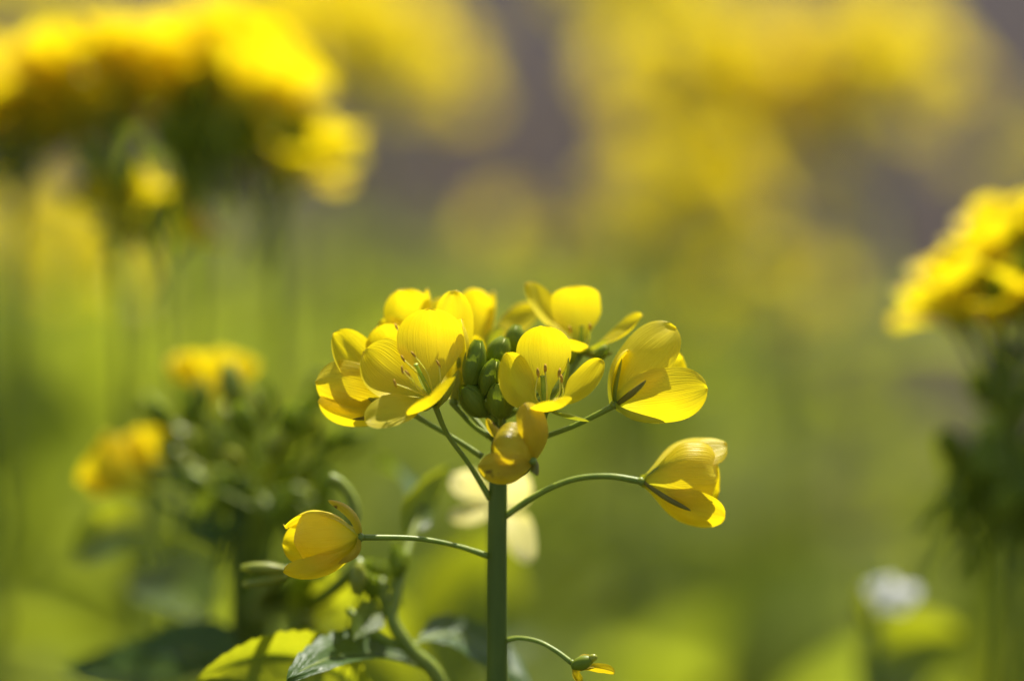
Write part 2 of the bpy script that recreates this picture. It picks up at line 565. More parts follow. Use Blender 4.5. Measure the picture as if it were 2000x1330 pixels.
# --- L: flower turned to the left, seen from its side
Lf = Flower((790, 792, -72), (-1, -.3, 0))
Lf.petal((712, 745, -100), (644, 652, -66), (.5, -.25, .8), 100, cup=0.35, ruffle=0.02, fold=0.05, kind='broad')
Lf.petal((770, 700, -130), (735, 636, -110), (.25, .2, 1), 90, cup=0.3)
Lf.petal((705, 762, -14), (610, 748, -44), (.0, -.12, -1), 104, cup=0.4, ruffle=0.03, kind='broad')
Lf.petal((700, 812, -36), (618, 786, -52), (.05, -.35, -.95), 80, cup=0.35, ruffle=0.03, kind='broad')
Lf.sepal((740, 826, -40), (688, 820, -44), (0, -1, -.2), 18, mat='sepal_dark')
Lf.sepal((760, 800, -45), (718, 778, -40), (0, -.4, -1), 22)
pedicel([(942, 892, -82), (890, 858, -80), (835, 826, -78), (790, 797, -73)])

# --- B: the flower facing the viewer in the middle
B = Flower((1066, 800, -4), (.05, -.7, .6))
B.petal((1062, 715, -44), (1057, 633, -20), (.0, .32, .95), 108, cup=0.26, ruffle=0.015)
B.petal((1005, 788, 5), (980, 690, 18), (.75, .15, .65), 92, cup=0.32, ruffle=0.02)
B.petal((1130, 782, 0), (1183, 706, 6), (-.45, -.45, .75), 66, cup=0.42, ruffle=0.02)
B.petal((1072, 812, 58), (1086, 790, 106), (-.12, -.95, .25), 86, cup=0.3, ruffle=0.03)
B.pistil((1060, 738, 16), 6.0)
for c_, t_ in (((1046, 775, 22), (1051, 730, 26)), ((1068, 770, 26), (1065, 722, 22)), ((1092, 770, 20), (1092, 730, 22)), ((1098, 776, 12), (1097, 742, 16))):
    B.stamen(c_, t_, 19, 3.8, adir=(random.uniform(-.15, .25), -1, 0.2))
B.sepal((1120, 760, -20), (1111, 698, -14), (-1, 0, .2), 20)
B.sepal((1100, 820, 14), (1152, 824, 10), (-.1, -1, .1), 20)
pedicel([(988, 872, -82), (1030, 852, -60), (1058, 828, -25), (1066, 804, -5)])

# --- C: flower on the right turned away from the viewer
C = Flower((1200, 790, -14), (.8, -.5, -.2))
C.petal((1222, 708, -20), (1316, 634, -12), (.50, .05, -.80), 112, cup=0.30, ruffle=0.025, curl=0.05, kind='broad')
C.petal((1275, 782, 10), (1386, 766, 4), (.2, -.30, -.9), 112, cup=0.28, ruffle=0.02, curl=0.06, kind='broad')
C.petal((1260, 740, -110), (1330, 700, -130), (-.2, .2, .9), 100, kind='broad')
C.petal((1184, 735, -24), (1220, 680, -40), (.8, .3, .5), 56, cup=0.5, kind='broad')
C.sepal((1222, 770, 16), (1262, 742, 22), (.4, .5, -.8), 16, mat='sepal_dark')
C.sepal((1222, 832, 10), (1300, 826, 4), (0, -1, -.2), 30)
C.sepal((1190, 760, -8), (1214, 700, -14), (1, 0, -.1), 16)
pedicel([(988, 888, -84), (1040, 862, -70), (1120, 832, -40), (1200, 792, -15)])

# --- D: half closed flower on its long arching stalk, right
Df = Flower((1252, 940, -52), (1, .02, 0))
Df.petal((1310, 876, -66), (1420, 858, -80), (.05, .70, -.55), 100, cup=0.4, ruffle=0.03)
Df.petal((1322, 920, -14), (1408, 928, -40), (.1, .10, -1), 128, cup=0.30, ruffle=0.035, kind='square', notch=0.04)
Df.petal((1315, 1000, -36), (1416, 1018, -42), (.05, -.55, -.70), 92, cup=0.3, ruffle=0.025)
Df.petal((1320, 950, -120), (1406, 960, -110), (.05, -.1, 1), 124, cup=0.35, kind='square')
Df.sepal((1300, 985, -22), (1350, 998, -24), (.2, -.7, -.6), 15, mat='sepal_dark')
Df.sepal((1285, 900, -40), (1342, 893, -44), (.2, .8, -.5), 14)
pedicel([(984, 1010, -82), (1045, 968, -78), (1120, 936, -70), (1190, 930, -60), (1252, 940, -53)], 6.2, 5.6)

# --- E: half closed flower on the left, on a level stalk
E = Flower((704, 1049, -12), (-1, 0, 0))
E.petal((628, 1060, 44), (564, 1062, 14), (-.05, -.10, -1), 112, cup=0.5, ruffle=0.012, kind='broad')
E.petal((640, 966, -44), (550, 1018, -40), (-.1, .85, .35), 74, cup=0.5, ruffle=0.06, kind='broad')
E.petal((640, 1128, 14), (552, 1122, 6), (0, -.62, -.75), 60, cup=0.3, ruffle=0.02, kind='broad')
E.petal((630, 1066, -84), (550, 1062, -70), (0, -.15, 1), 88, cup=0.5, ruffle=0.03, kind='broad')
E.sepal((704, 992, 0), (640, 977, 6), (-.5, .45, -.75), 24, mat='wilt', cup=.5)
E.sepal((716, 1094, 8), (660, 1102, 14), (-.7, -.7, -.3), 28, mat='wilt')
pedicel([(955, 1086, -84), (900, 1068, -70), (820, 1052, -40), (704, 1049, -13)], 5.6, 4.8)

# --- F: wilted flower hanging in front of the stem
F = Flower((1040, 900, 62), (-.5, .1, .6))
F.petal((1060, 850, 92), (1029, 784, 86), (-.35, 0, -.9), 62, mat='wilt', cup=0.5, ruffle=0.04, kind='broad')
F.petal((1000, 930, 108), (930, 912, 90), (-.15, -.25, -.95), 64, mat='wilt', cup=0.45, ruffle=0.05, kind='broad')
F.petal((1012, 876, 112), (956, 868, 92), (-.25, .05, -.95), 104, mat='wilt', cup=0.35, ruffle=0.05, kind='broad')
F.petal((1068, 860, 60), (1052, 812, 56), (-1, 0, -.2), 34, mat='wilt', cup=0.5, ruffle=0.05)
F.sepal((1056, 915, 70), (1050, 930, 70), (-.5, -.5, -.5), 22, mat='sepal_dark')
F.sepal((968, 845, 60), (951, 817, 66), (-.5, -.2, -1), 20, b=(985, 860, 70), mat='wilt')
pedicel([(980, 940, -80), (1010, 930, -20), (1032, 915, 40), (1040, 900, 60)])

# --- G, H, I: flowers on the far side of the head
G = Flower((1134, 690, -165), (0, -1, .1))
G.petal((1128, 628, -205), (1122, 556, -180), (0, .25, 1), 100, kind='square', cup=0.2, ruffle=0.015, notch=0.03)
G.petal((1082, 640, -195), (1024, 556, -205), (.75, .1, .65), 66, cup=0.3)
G.petal((1200, 668, -150), (1258, 618, -140), (-.35, -.8, .45), 52, cup=0.3)
G.petal((1120, 690, -110), (1100, 668, -80), (0, -.9, .3), 70)
G.sepal((1160, 690, -150), (1188, 664, -140), (-.5, -1, 0), 20)
G.sepal((1165, 710, -150), (1198, 690, -140), (-.5, -1, 0), 22, mat='sepal_dark')
G.pistil((1136, 640, -150), 5)
for c_, t_ in (((1120, 670, -140), (1114, 645, -130)), ((1150, 665, -140), (1152, 640, -130))):
    G.stamen(c_, t_, 16, 3.8)
pedicel([(985, 850, -92), (1050, 800, -120), (1105, 740, -150), (1134, 696, -165)])

H = Flower((945, 694, -245), (0, -1, 0))
H.petal((922, 640, -275), (922, 560, -250), (.2, .1, 1), 80, cup=0.3)
H.petal((965, 640, -270), (968, 568, -280), (-.9, 0, .45), 46, cup=0.3)
H.petal((995, 640, -290), (1050, 602, -300), (-.2, -.6, .8), 66, cup=0.2)
H.petal((905, 660, -300), (885, 600, -330), (.4, 0, 1), 66)
H.sepal((960, 660, -225), (985, 640, -220), (0, -.5, -.8), 24)
pedicel([(978, 830, -95), (970, 780, -150), (950, 730, -220), (945, 698, -245)])

I = Flower((836, 694, -175), (-.2, -1, 0))
I.petal((800, 640, -205), (776, 562, -165), (.25, .25, 1), 100, cup=0.3)
I.petal((852, 630, -190), (841, 562, -190), (-.9, 0, .35), 34, cup=0.6)
I.petal((790, 680, -180), (742, 628, -180), (.4, -.2, 1), 66, cup=0.3)
I.petal((860, 650, -240), (885, 590, -270), (-.2, 0, 1), 80)
I.stamen((800, 690, -60), (775, 640, -70), 15, 2.6, b=(830, 700, -80))
pedicel([(962, 858, -90), (920, 810, -120), (860, 740, -165), (836, 698, -175)])

# --- J: spent flower at the bottom, petals withered on the young pod
J = Flower((1117, 1293, -30), (.8, .5, .2), rec=6)
J.petal((1150, 1300, -20), (1196, 1322, -18), (0, -1, .3), 26, b=(1130, 1312, -24), mat='wilt', cup=0.9, ruffle=0.05)
J.petal((1126, 1282, -20), (1150, 1272, -18), (.4, .9, -.1), 20, b=(1120, 1290, -24), mat='wilt', cup=0.9, ruffle=0.08)
J.petal((1118, 1312, -24), (1128, 1335, -24), (.5, 0, .5), 20, mat='wilt', cup=0.7, ruffle=0.08)
mk('pod', *blob(W((1116, 1302, -16)), Vd((.9, -.35, .1)), 46 * PX, 14 * PX, 10, 14, 0.6), M['bud_sepal'], J.ob, J.base)
mk('anther', *blob(W((1148, 1288, -12)), Vd((.7, -.3, .2)), 20 * PX, 8 * PX, 8, 10, 0.5), M['sepal'], J.ob, J.base)
pedicel([(984, 1252, -84), (1010, 1246, -78), (1050, 1252, -62), (1085, 1270, -45), (1117, 1294, -31)], 5.2, 4.6)


# --- buds in the middle of the head
def bud_parts(L, rad, open_=0.0):
    """core + four sepals, local coordinates along +Z"""
    core = blob((0, 0, 0), (0, 0, 1), L * 0.96, rad * 0.86, 9, 12, 0.55)
    seps = []
    for k in range(4):
        a0 = k * math.pi / 2 + 0.4
        outer = 1.0 if k % 2 == 0 else 0.955
        half = 0.92 if k % 2 == 0 else 0.80
        nu, nv = 11, 9
        v = np.zeros((nu, nv, 3)); uv = np.zeros((nu, nv, 2))
        for i in range(nu):
            s = i / (nu - 1)
            rr = rad * outer * max(0.10, math.sin(math.pi * (0.05 + 0.90 * s)) ** 0.52)
            hh = half * (0.75 + 0.25 * math.sin(math.pi * s))
            for j in range(nv):
                q = -1 + 2 * j / (nv - 1)
                a = a0 + q * hh
                r2 = rr * (1.0 + 0.05 * (1 - q * q)) * (0.985 if abs(q) > .9 else 1)
                v[i, j] = (r2 * math.cos(a), r2 * math.sin(a), L * s * 1.0 + (0.02 * L if i == nu - 1 else 0))
                uv[i, j] = (0.5 + 0.5 * q, s)
        seps.append((v.reshape(-1, 3), grid_faces(nu, nv), uv.reshape(-1, 2)))
    return core, seps


def bud(parent, base, axis, L, rad, mat='bud_sepal', spin=0.0):
    core, seps = bud_parts(L, rad)
    rot = np.array((Vector(axis).normalized().to_track_quat('Z', 'Y') @ Quaternion((0, 0, 1), spin)).to_matrix())
    o = mk('bud', core[0] @ rot.T, core[1], M['bud_core'], parent, base, None, True, True)
    for s in seps:
        mk('sepal', s[0] @ rot.T, s[1], M[mat], o, base, s[2], True, True)
    return o


for (bx, by, bz), (tx, ty, tz), w_ in (
        ((918, 756, -40), (934, 666, -34), 46), ((960, 716, -78), (986, 660, -74), 46),
        ((948, 772, -26), (968, 704, -14), 44), ((978, 814, -22), (978, 748, 4), 56),
        ((950, 810, -50), (905, 756, -30), 54), ((936, 760, -66), (944, 700, -62), 36),
        ((1000, 690, -130), (1010, 636, -130), 40), ((990, 760, -60), (998, 706, -56), 40),
        ((1112, 712, -130), (1120, 668, -130), 26), ((910, 730, -80), (906, 690, -86), 34),
        ((1162, 706, -120), (1186, 676, -116), 24), ((1020, 760, -90), (1028, 700, -100), 38),
        ((970, 800, -60), (950, 780, -10), 30)):
    b_, t_ = W((bx, by, bz)), W((tx, ty, tz))
    bud(plant, b_, t_ - b_, (t_ - b_).length, w_ * 0.5 * PX, spin=random.uniform(0, 3))
    j_ = W((974 + random.uniform(-5, 5), 822 + random.uniform(-8, 14), -84))
    mk('pedicel', *tube([j_, j_.lerp(b_, 0.55) + Vector((0, 0, -0.0006)), b_], [5 * PX, 4.2 * PX, 5.5 * PX], 12, 8), M['stalk'], plant)


# ------------------------------------------------------------------ leaves
def leaf(parent, b, c, t, n, w, mat='leaf', teeth=13, rib=True, name='leaf', nu=40, nv=11, cup=0.15, vfold=0.25, ruffle=0.025, lobes=0.0, pet=None):
    v, f, u = sheet(b, c, t, n, w, 'leaf', nu=nu, nv=nv, cup=cup, ruffle=ruffle, teeth=teeth, vfold=vfold, lobes=lobes)
    o = mk(name, v, f, M[mat], parent, Vector(b), u)
    if rib:
        mid = v.reshape(nu, nv, 3)[:, nv // 2]
        sel = [mid[0], mid[nu // 4], mid[nu // 2], mid[3 * nu // 4], mid[nu - 2]]
        if pet is not None:
            sel = [np.array(pet)] + sel
        mk('midrib', *tube(sel, [w * 0.022, w * 0.02, w * 0.016, w * 0.008, w * 0.003], 24, 7), M['stalk'], o, Vector(b))
    return o


def stem_leaves(parent, base, top, k, size, mat='leaf', lo=0.08, hi=0.75, seed=0, rib=False):
    r = random.Random(seed)
    for i in range(k):
        f = lo + (hi - lo) * (i + r.uniform(0, .8)) / max(1, k)
        p = Vector(base).lerp(Vector(top), f)
        a = i * 2.4 + r.uniform(-.4, .4) + seed
        d = Vector((math.cos(a), math.sin(a), 0))
        s = size * (1.15 - 0.7 * f) * r.uniform(.8, 1.2)
        c = p + d * s * 0.5 + Vector((0, 0, s * r.uniform(.25, .45)))
        t = p + d * s * r.uniform(.85, 1.05) + Vector((0, 0, s * r.uniform(-.15, .3)))
        n = Vector((-d.x * .35, -d.y * .35, 1))
        leaf(parent, p, c, t, n, s * r.uniform(.34, .46), mat if (mat == 'weed' or r.random() < .6) else 'leaf_bright', 11, rib, nu=24, nv=7)


stem_leaves(plant, main_base, W((972, 1560, -85)), 5, 0.09, seed=3, rib=True, lo=.08, hi=.45)

# ------------------------------------------------------------------ shared meshes for flowers of the plants behind
PETL = 0.0115


def petal_data(mat, nu=12, nv=7, L=PETL, flare=1.0, w=0.0078, name='petal'):
    v, f, u = sheet((0.0008, 0, 0.0), (0.0012, 0, L * 0.62), (L * 0.72 * flare, 0, L * 0.72), (-1, 0, 0.5), w, 'petal', nu, nv, cup=0.3, ruffle=0.03)
    me = bpy.data.meshes.new(name)
    me.from_pydata(v.tolist(), [], f)
    ul = me.uv_layers.new(name='UVMap')
    li = np.zeros(len(me.loops), dtype=np.int32); me.loops.foreach_get('vertex_index', li)
    ul.data.foreach_set('uv', u.astype(np.float32)[li].ravel())
    me.polygons.foreach_set('use_smooth', [True] * len(me.polygons))
    me.materials.append(M[mat])
    return me, (v, f, u)


PET_ME, PET_RAW = petal_data('petal', 12, 7)
PETP_ME, _ = petal_data('pale')
PETC_ME, _ = petal_data('petal', 12, 7, flare=0.45)
_t = tube([(0, 0, -0.013), (0.0008, 0, -0.006), (0, 0, 0)], [0.0004, 0.00038, 0.0006], 8, 6)
_s = []
for k in range(6):
    a = k * math.pi / 3
    _s.append(tube([(0, 0, 0), (0.001 * math.cos(a), 0.001 * math.sin(a), 0.004), (0.0022 * math.cos(a), 0.0022 * math.sin(a), 0.0072)], [0.0001, 0.0001, 0.0003], 6, 5))
FLO_V, FLO_F, _ = join([_t] + _s)
FLO_ME = bpy.data.meshes.new('flower'); FLO_ME.from_pydata(FLO_V.tolist(), [], FLO_F); FLO_ME.materials.append(M['stalk'])
FLO_ME.polygons.foreach_set('use_smooth', [True] * len(FLO_ME.polygons))
_c, _seps = bud_parts(0.0062, 0.0017)
_bt = tube([(0, 0, -0.010), (0.0004, 0, -0.005), (0, 0, 0)], [0.0004, 0.00035, 0.0005], 6, 6)
BV, BF, BU = join([_bt, _c] + _seps)
BUD_ME = bpy.data.meshes.new('bud'); BUD_ME.from_pydata(BV.tolist(), [], BF)
BUD_ME.materials.append(M['bud_sepal']); BUD_ME.polygons.foreach_set('use_smooth', [True] * len(BUD_ME.polygons))


BUD2_ME = BUD_ME.copy(); BUD2_ME.materials.clear(); BUD2_ME.materials.append(M['sepal'])


def put(name, me, parent, loc, axis, spin=0.0, scale=1.0):
    o = link(name, me, parent, Vector(loc))
    q = Vector(axis).normalized().to_track_quat('Z', 'Y') @ Quaternion((0, 0, 1), spin)
    o.rotation_mode = 'QUATERNION'
    o.rotation_quaternion = q
    o.scale = (scale,) * 3
    return o


def put_flower(parent, loc, axis, scale=1.0, spin=None, mesh=None):
    axis = Vector(axis).normalized() + sdir * 0.7
    fl = put('flower', FLO_ME, parent, loc, axis, random.uniform(0, 3) if spin is None else spin, scale)
    for k in range(4):
        p = bpy.data.objects.new('petal', mesh or PET_ME)
        col.objects.link(p)
        p.parent = fl
        p.rotation_euler = (random.uniform(-.12, .12), random.uniform(-.18, .18), k * math.pi / 2 + random.uniform(-.1, .1))
    return fl


def dome(n, rnd, lo=0.1, hi=1.25):
    """n directions spread over a dome, polar angle lo..hi from up"""
    out = []
    for k in range(n):
        a = k * 2.399963 + rnd.uniform(-.2, .2)
        th = lo + (hi - lo) * math.sqrt((k + .5) / n)
        out.append(Vector((math.sin(th) * math.cos(a), math.sin(th) * math.sin(a), math.cos(th))))
    return out


def head(parent, top, nf, rad, nb=8, seed=0, scale=1.0, mesh=None, lo=.35, hi=1.45):
    """a flower head: open flowers on a dome, buds in the middle"""
    r = random.Random(seed)
    for d in dome(nf, r, lo, hi):
        put_flower(parent, Vector(top) + d * rad * r.uniform(.75, 1.1) + Vector((0, 0, -rad * .25)), (d + Vector((0, 0, .35))), scale * r.uniform(.9, 1.15), mesh=mesh)
    for d in dome(nb, r, .0, .8):
        put('bud', BUD_ME, parent, Vector(top) + d * 0.008, d, r.uniform(0, 3), r.uniform(.8, 1.2))


PETF_ME, _ = petal_data('petal', 7, 5, flare=1.1, w=0.0088)


def far_head(parent, top, nf, rad, seed=0, scale=1.0):
    """looser head for plants far out of focus"""
    r = random.Random(seed)
    for d in dome(nf, r, .1, 1.6):
        loc = Vector(top) + d * rad * r.uniform(.55, 1.1) + Vector((0, 0, -rad * .3))
        put_flower(parent, loc, d, scale * r.uniform(.9, 1.2), mesh=PETF_ME)
        mk('pedicel', *tube([top, Vector(top).lerp(loc, .6), loc], [.0006, .0005, .0005], 4, 4), M['stalk'], parent)


def bg_plant(label, heads, group=None, near=False, root=None, nleaf=6, leafsize=0.12, seed=0, nf=12, rad=0.022, scale=1.0, stem_r=0.0017, mat='petal', hi=.8, name='rape_plant', leafmat='leaf', nb=9):
    """a whole plant: stem from the ground, side branches, leaves, flower heads at the given world points"""
    h0 = Vector(heads[0])
    r = random.Random(seed)
    base = Vector(root) if root is not None else Vector((h0.x + r.uniform(-.02, .02), h0.y + r.uniform(-.02, .03), -0.02))
    t = thing(name, label, 'flower plant', base, group)
    mid = base.lerp(h0, .5) + Vector((r.uniform(-.012, .012), r.uniform(-.012, .012), 0))
    mk('stem', *tube([base, mid, h0], [stem_r, stem_r * .75, stem_r * .45], 24, 8), M['stalk'], t)
    for k, h in enumerate(heads):
        h = Vector(h)
        if k:
            j = base.lerp(h0, r.uniform(.45, .62))
            mk('branch', *tube([j, j.lerp(h, .5) + Vector(((h.x - j.x) * .18, (h.y - j.y) * .18, -.01)), h], [stem_r * .6, stem_r * .5, stem_r * .35], 16, 7), M['stalk'], t)
        if near:
            head(t, h, nf, rad, nb, seed * 10 + k, scale)
        else:
            far_head(t, h, nf, rad, seed * 10 + k, scale)
    stem_leaves(t, base, h0, nleaf, leafsize, seed=seed, hi=hi, mat=leafmat)
    return t

# ------------------------------------------------------------------ plants near behind
# pale flower just behind the thick stem, on a plant of its own
kb = P(968, 1000, 0.034)
kbase = Vector((kb.x + .004, kb.y + .012, -0.02))
K = thing('rape_plant', 'blurred pale flower with whitish petals peeping out behind the thick green stem', 'flower plant', kbase)
mk('stem', *tube([kbase, kbase.lerp(kb, .5), kb], [.0022, .0018, .0009], 20, 8), M['stem'], K)
kf = link('flower', FLO_ME, K, kb)
kf.location = kb - kbase
ORG[kf] = kb
for c_, t_, n_, w_ in (((940, 950), (880, 925), (.2, .4, 1), 64), ((940, 1004), (878, 996), (.1, .55, .8), 58),
                       ((1000, 985), (1024, 918), (-.3, .4, 1), 64), ((1010, 1010), (1052, 1088), (-.2, .5, .9), 96)):
    v, f, u = sheet(kb, P(c_[0], c_[1], .036), P(t_[0], t_[1], .030), Vd(n_), w_ * PX * 1.08, 'petal', 16, 9, cup=.2)
    mk('petal', v, f, M['pale'], kf, kb, u)
stem_leaves(K, kbase, kb, 4, 0.07, seed=21, hi=.5)

# plant with the dense bud head, left of the sharp one
MD = 0.05
mb = P(500, 1500, MD + .02); mbase = Vector((mb.x, mb.y, -0.02))
Mp = thing('rape_plant', 'blurred plant with a dense dark green bud cluster and two small yellow flowers', 'flower plant', mbase)
mtop = P(480, 930, MD)
mk('stem', *tube([mbase, mbase.lerp(P(492, 1320, MD + .012), .6), P(492, 1320, MD + .012), P(488, 1130, MD + .006), mtop], [.004, .0036, .0036, .003, .0014], 30, 10), M['stem'], Mp)
rb = random.Random(5)
for k in range(42):
    a = k * 2.4 + rb.uniform(-.5, .5)
    q = math.sqrt((k + .5) / 42) * rb.uniform(.75, 1.2)
    px_, py_ = 480 + math.cos(a) * q * 190, 880 + math.sin(a) * q * 95
    dz = MD + rb.uniform(-.012, .022)
    p_ = P(px_, py_, dz)
    ax = Vector((math.cos(a) * q * .9 + rb.uniform(-.4, .4), rb.uniform(-.6, .3), .75 - math.sin(a) * q * .7))
    put('bud', BUD2_ME if k % 3 == 0 else BUD_ME, Mp, p_, ax, rb.uniform(0, 3), rb.uniform(.6, 1.05))
for k in range(9):
    p_ = P(430 + 30 * k + rb.uniform(-20, 20), 1000 + rb.uniform(-30, 60), MD + rb.uniform(-.006, .012))
    mk('branch', *tube([P(486, 1100, MD + .004), mtop.lerp(p_, .5), p_], [.0012, .0009, .0006], 10, 6), M['stalk'], Mp)
    put('bud', BUD_ME, Mp, p_, (rb.uniform(-.3, .5), 0, 1), 0, .9)
# its flowers
put_flower(Mp, P(385, 812, MD + .012), Vd((-.2, -1, .1)), 1.0, .5, PETC_ME)
put_flower(Mp, P(428, 808, MD + .016), Vd((.25, -1, 0)), 1.0, .2, PETC_ME)
put_flower(Mp, P(290, 960, MD + .010), Vd((-1, .1, .1)), 1.1, .4, PETC_ME)
put_flower(Mp, P(296, 955, MD + .014), Vd((-.4, -1, .0)), .95, .1, PETC_ME)
for (x0, y0), (x1, y1) in (((470, 930), (398, 800)), ((480, 920), (440, 790)), ((450, 950), (268, 925)), ((450, 950), (292, 905))):
    a_, b_ = P(x0, y0, MD + .006), P(x1, y1, MD + .011)
    mk('pedicel', *tube([a_, a_.lerp(b_, .5), b_], [.0006, .0005, .0005], 8, 6), M['stalk'], Mp)
# half-open bud tips sticking out on the left, and a pale bud below the sharp flower
for b0, t0, w0, m0 in (((560, 1112), (472, 1108), 26, 'sepal'), ((562, 1124), (476, 1142), 24, 'sepal'), ((702, 1100), (696, 1160), 34, 'sepal')):
    b_, t_ = P(b0[0], b0[1], .014), P(t0[0], t0[1], .014)
    bud(Mp, b_, t_ - b_, (t_ - b_).length, w0 * .5 * PX, m0)
mk('branch', *tube([P(500, 1180, MD), P(530, 1140, .03), P(562, 1116, .014)], [.0013, .001, .0008], 10, 7), M['stalk'], Mp)
mk('branch', *tube([P(500, 1200, MD), P(620, 1170, .035), P(704, 1100, .016)], [.0013, .001, .0008], 12, 7), M['stalk'], Mp)
mk('tendril', *tube([P(690, 1010, .02), P(688, 980, .02), P(665, 945, .02), P(642, 934, .02)], [.0009, .0008, .0008, .0009], 14, 8), M['stalk'], Mp)
mk('branch', *tube([P(520, 1180, MD), P(640, 1090, .03), P(690, 1010, .02)], [.0013, .001, .0008], 12, 7), M['stalk'], Mp)
# its leaves
for b0, c0, t0, n0, w0, m0, z0, z1 in (
        ((560, 1260), (600, 1140), (660, 1180), (0, .3, 1), 170, 'leaf_bright', .03, .045),
        ((330, 1080), (230, 1010), (150, 1080), (0, -.4, 1), 150, 'leaf_bright', .06, .08),
        ((420, 1250), (350, 1130), (270, 1120), (.3, -.2, 1), 190, 'leaf_bright', .06, .09),
        ((490, 1330), (380, 1230), (250, 1290), (0, -1, .5), 150, 'leaf', .04, .05),
        ((480, 1050), (430, 990), (360, 1040), (0, -.2, 1), 130, 'leaf', .05, .05),
        ((480, 1180), (540, 1080), (640, 1130), (0, -.9, .4), 100, 'leaf', .05, .03),
        ((470, 1300), (300, 1330), (120, 1300), (0, -.8, .6), 170, 'leaf', .05, .06)):
    leaf(Mp, P(b0[0], b0[1], z0), P(c0[0], c0[1], (z0 + z1) / 2), P(t0[0], t0[1], z1), Vd(n0), w0 * PX * 1.15, m0, 9, True, nu=26, nv=9)
stem_leaves(Mp, mbase, P(492, 1320, MD + .012), 5, .11, seed=9, hi=.5)

# young leafy plant between the two, curved stalk and three near leaves
yb = P(900, 1420, .03); ybase = Vector((yb.x, yb.y, -0.02))
Y = thing('leafy_plant', 'young leafy plant with toothed bright leaf and silvery curled leaf under the flowers', 'plant', ybase)
mk('stem', *tube([ybase, ybase.lerp(P(880, 1380, .022), .6), P(860, 1335, .018), P(800, 1265, .017), P(765, 1205, .017), P(772, 1165, .018), P(800, 1060, .024), P(826, 975, .03)],
                 [.0026, .002, .0011, .00095, .0009, .0008, .0006, .0005], 50, 9), M['stalk'], Y)
leaf(Y, P(806, 1080, .024), P(770, 990, .026), P(890, 905, .034), Vd((.3, .4, .9)), 90 * PX, 'leaf_bright', 9, True)
leaf(Y, P(800, 1060, .024), P(830, 950, .05), P(740, 900, .06), Vd((.5, -.3, .5)), 100 * PX, 'leaf', 9, True)
leaf(Y, P(800, 1262, .018), P(900, 1190, .030), P(1040, 1350, .022), Vd((.2, -.84, .46)), 150 * PX, 'leaf', 11, True, vfold=.04, cup=.05)
leaf(Y, P(838, 1310, .018), P(700, 1230, .020), P(560, 1330, .0), Vd((.2, -.9, .45)), 130 * PX, 'leaf', 11, True)
leaf(Y, P(780, 1420, .02), P(600, 1200, .022), P(380, 1330, .012), Vd((.05, .35, .9)), 190 * PX, 'leaf_bright', 17, True, nu=60)
leaf(Y, P(765, 1200, .017), P(715, 1190, .016), P(690, 1250, .012), Vd((.4, -.5, .6)), 70 * PX, 'leaf_bright', 7, True)
mk('branch', *tube([P(800, 1262, .018), P(755, 1250, .016), P(715, 1220, .016), P(680, 1190, .018)], [.0007, .0006, .0006, .0004], 14, 7), M['stalk'], Y)
rb = random.Random(8)
for k in range(9):
    p_ = P(745 + rb.uniform(-35, 30), 1130 + rb.uniform(-40, 40), .02 + rb.uniform(-.003, .012))
    put('bud', BUD_ME, Y, p_, (rb.uniform(-.5, .5), rb.uniform(-.5, .2), 1), rb.uniform(0, 3), .6)
mk('branch', *tube([P(766, 1205, .018), P(752, 1170, .02), P(745, 1130, .022)], [.0008, .0007, .0005], 10, 7), M['stalk'], Y)
stem_leaves(Y, ybase, P(880, 1380, .022), 5, .08, seed=15, hi=.5)

# tall plant upper left: broad head of bright flowers over a dark cone of stalks and buds
ND = .12
N = bg_plant('blurred tall plant with a broad bright yellow flower head over a dark green centre',
             [P(395, 250, ND), P(225, 260, ND + .01)], near=True, nf=2, rad=.006, scale=1.0, seed=31, nleaf=5, hi=.5, nb=3,
             root=(P(375, 900, ND + .01).x, P(375, 900, ND + .01).y, -.02))
rn = random.Random(12)
for (x, y, ax) in ((350, 150, (-.2, -1, .2)), (405, 140, (.1, -1, .1)), (455, 150, (.4, -1, .2)), (500, 150, (.7, -1, 0)), (395, 90, (.1, -1, -.2)), (440, 85, (.2, -1, 0)),
                   (320, 160, (-.5, -1, .3)), (250, 150, (.3, -1, .2)), (200, 165, (-.4, -1, .2)), (230, 120, (0, -1, .1)), (270, 110, (.2, -1, 0)), (180, 190, (-.8, -.7, .2)), (150, 140, (-.5, -1, 0)), (480, 110, (.5, -1, -.3))):
    p_ = P(x, y + 72, ND + rn.uniform(-.01, .02))
    put_flower(N, p_, Vd(ax), rn.uniform(1.05, 1.3))
    j_ = P(395, 350, ND) if x > 290 else P(225, 320, ND + .01)
    mk('pedicel', *tube([j_, j_.lerp(p_, .5), p_], [.0007, .0006, .0006], 8, 6), M['stalk'], N)
for k in range(24):
    p_ = P(390 + rn.uniform(-80, 80), 280 + rn.uniform(-40, 45), ND + rn.uniform(-.008, .014))
    put('bud', BUD_ME, N, p_, (rn.uniform(-.8, .8), rn.uniform(-.8, .4), 1), rn.uniform(0, 3), rn.uniform(.9, 1.3))
N1 = bg_plant('blurred flower plant beside the dark centred one, its yellow petals turned down',
              [P(50, 270, ND), P(-50, 310, ND)], near=True, nb=3, nf=10, rad=.009, scale=1.2, seed=32, nleaf=5, hi=.5, root=(P(-160, 900, ND + .02).x, P(-160, 900, ND + .02).y, -.02))
N2 = bg_plant('blurred plant with one small yellow flower head on a thin slanting stalk',
              [P(545, 365, ND)], near=True, nf=4, rad=.005, scale=1.15, seed=33, nleaf=4, hi=.45, root=(P(380, 900, ND + .02).x, P(380, 900, ND + .02).y, -.02))
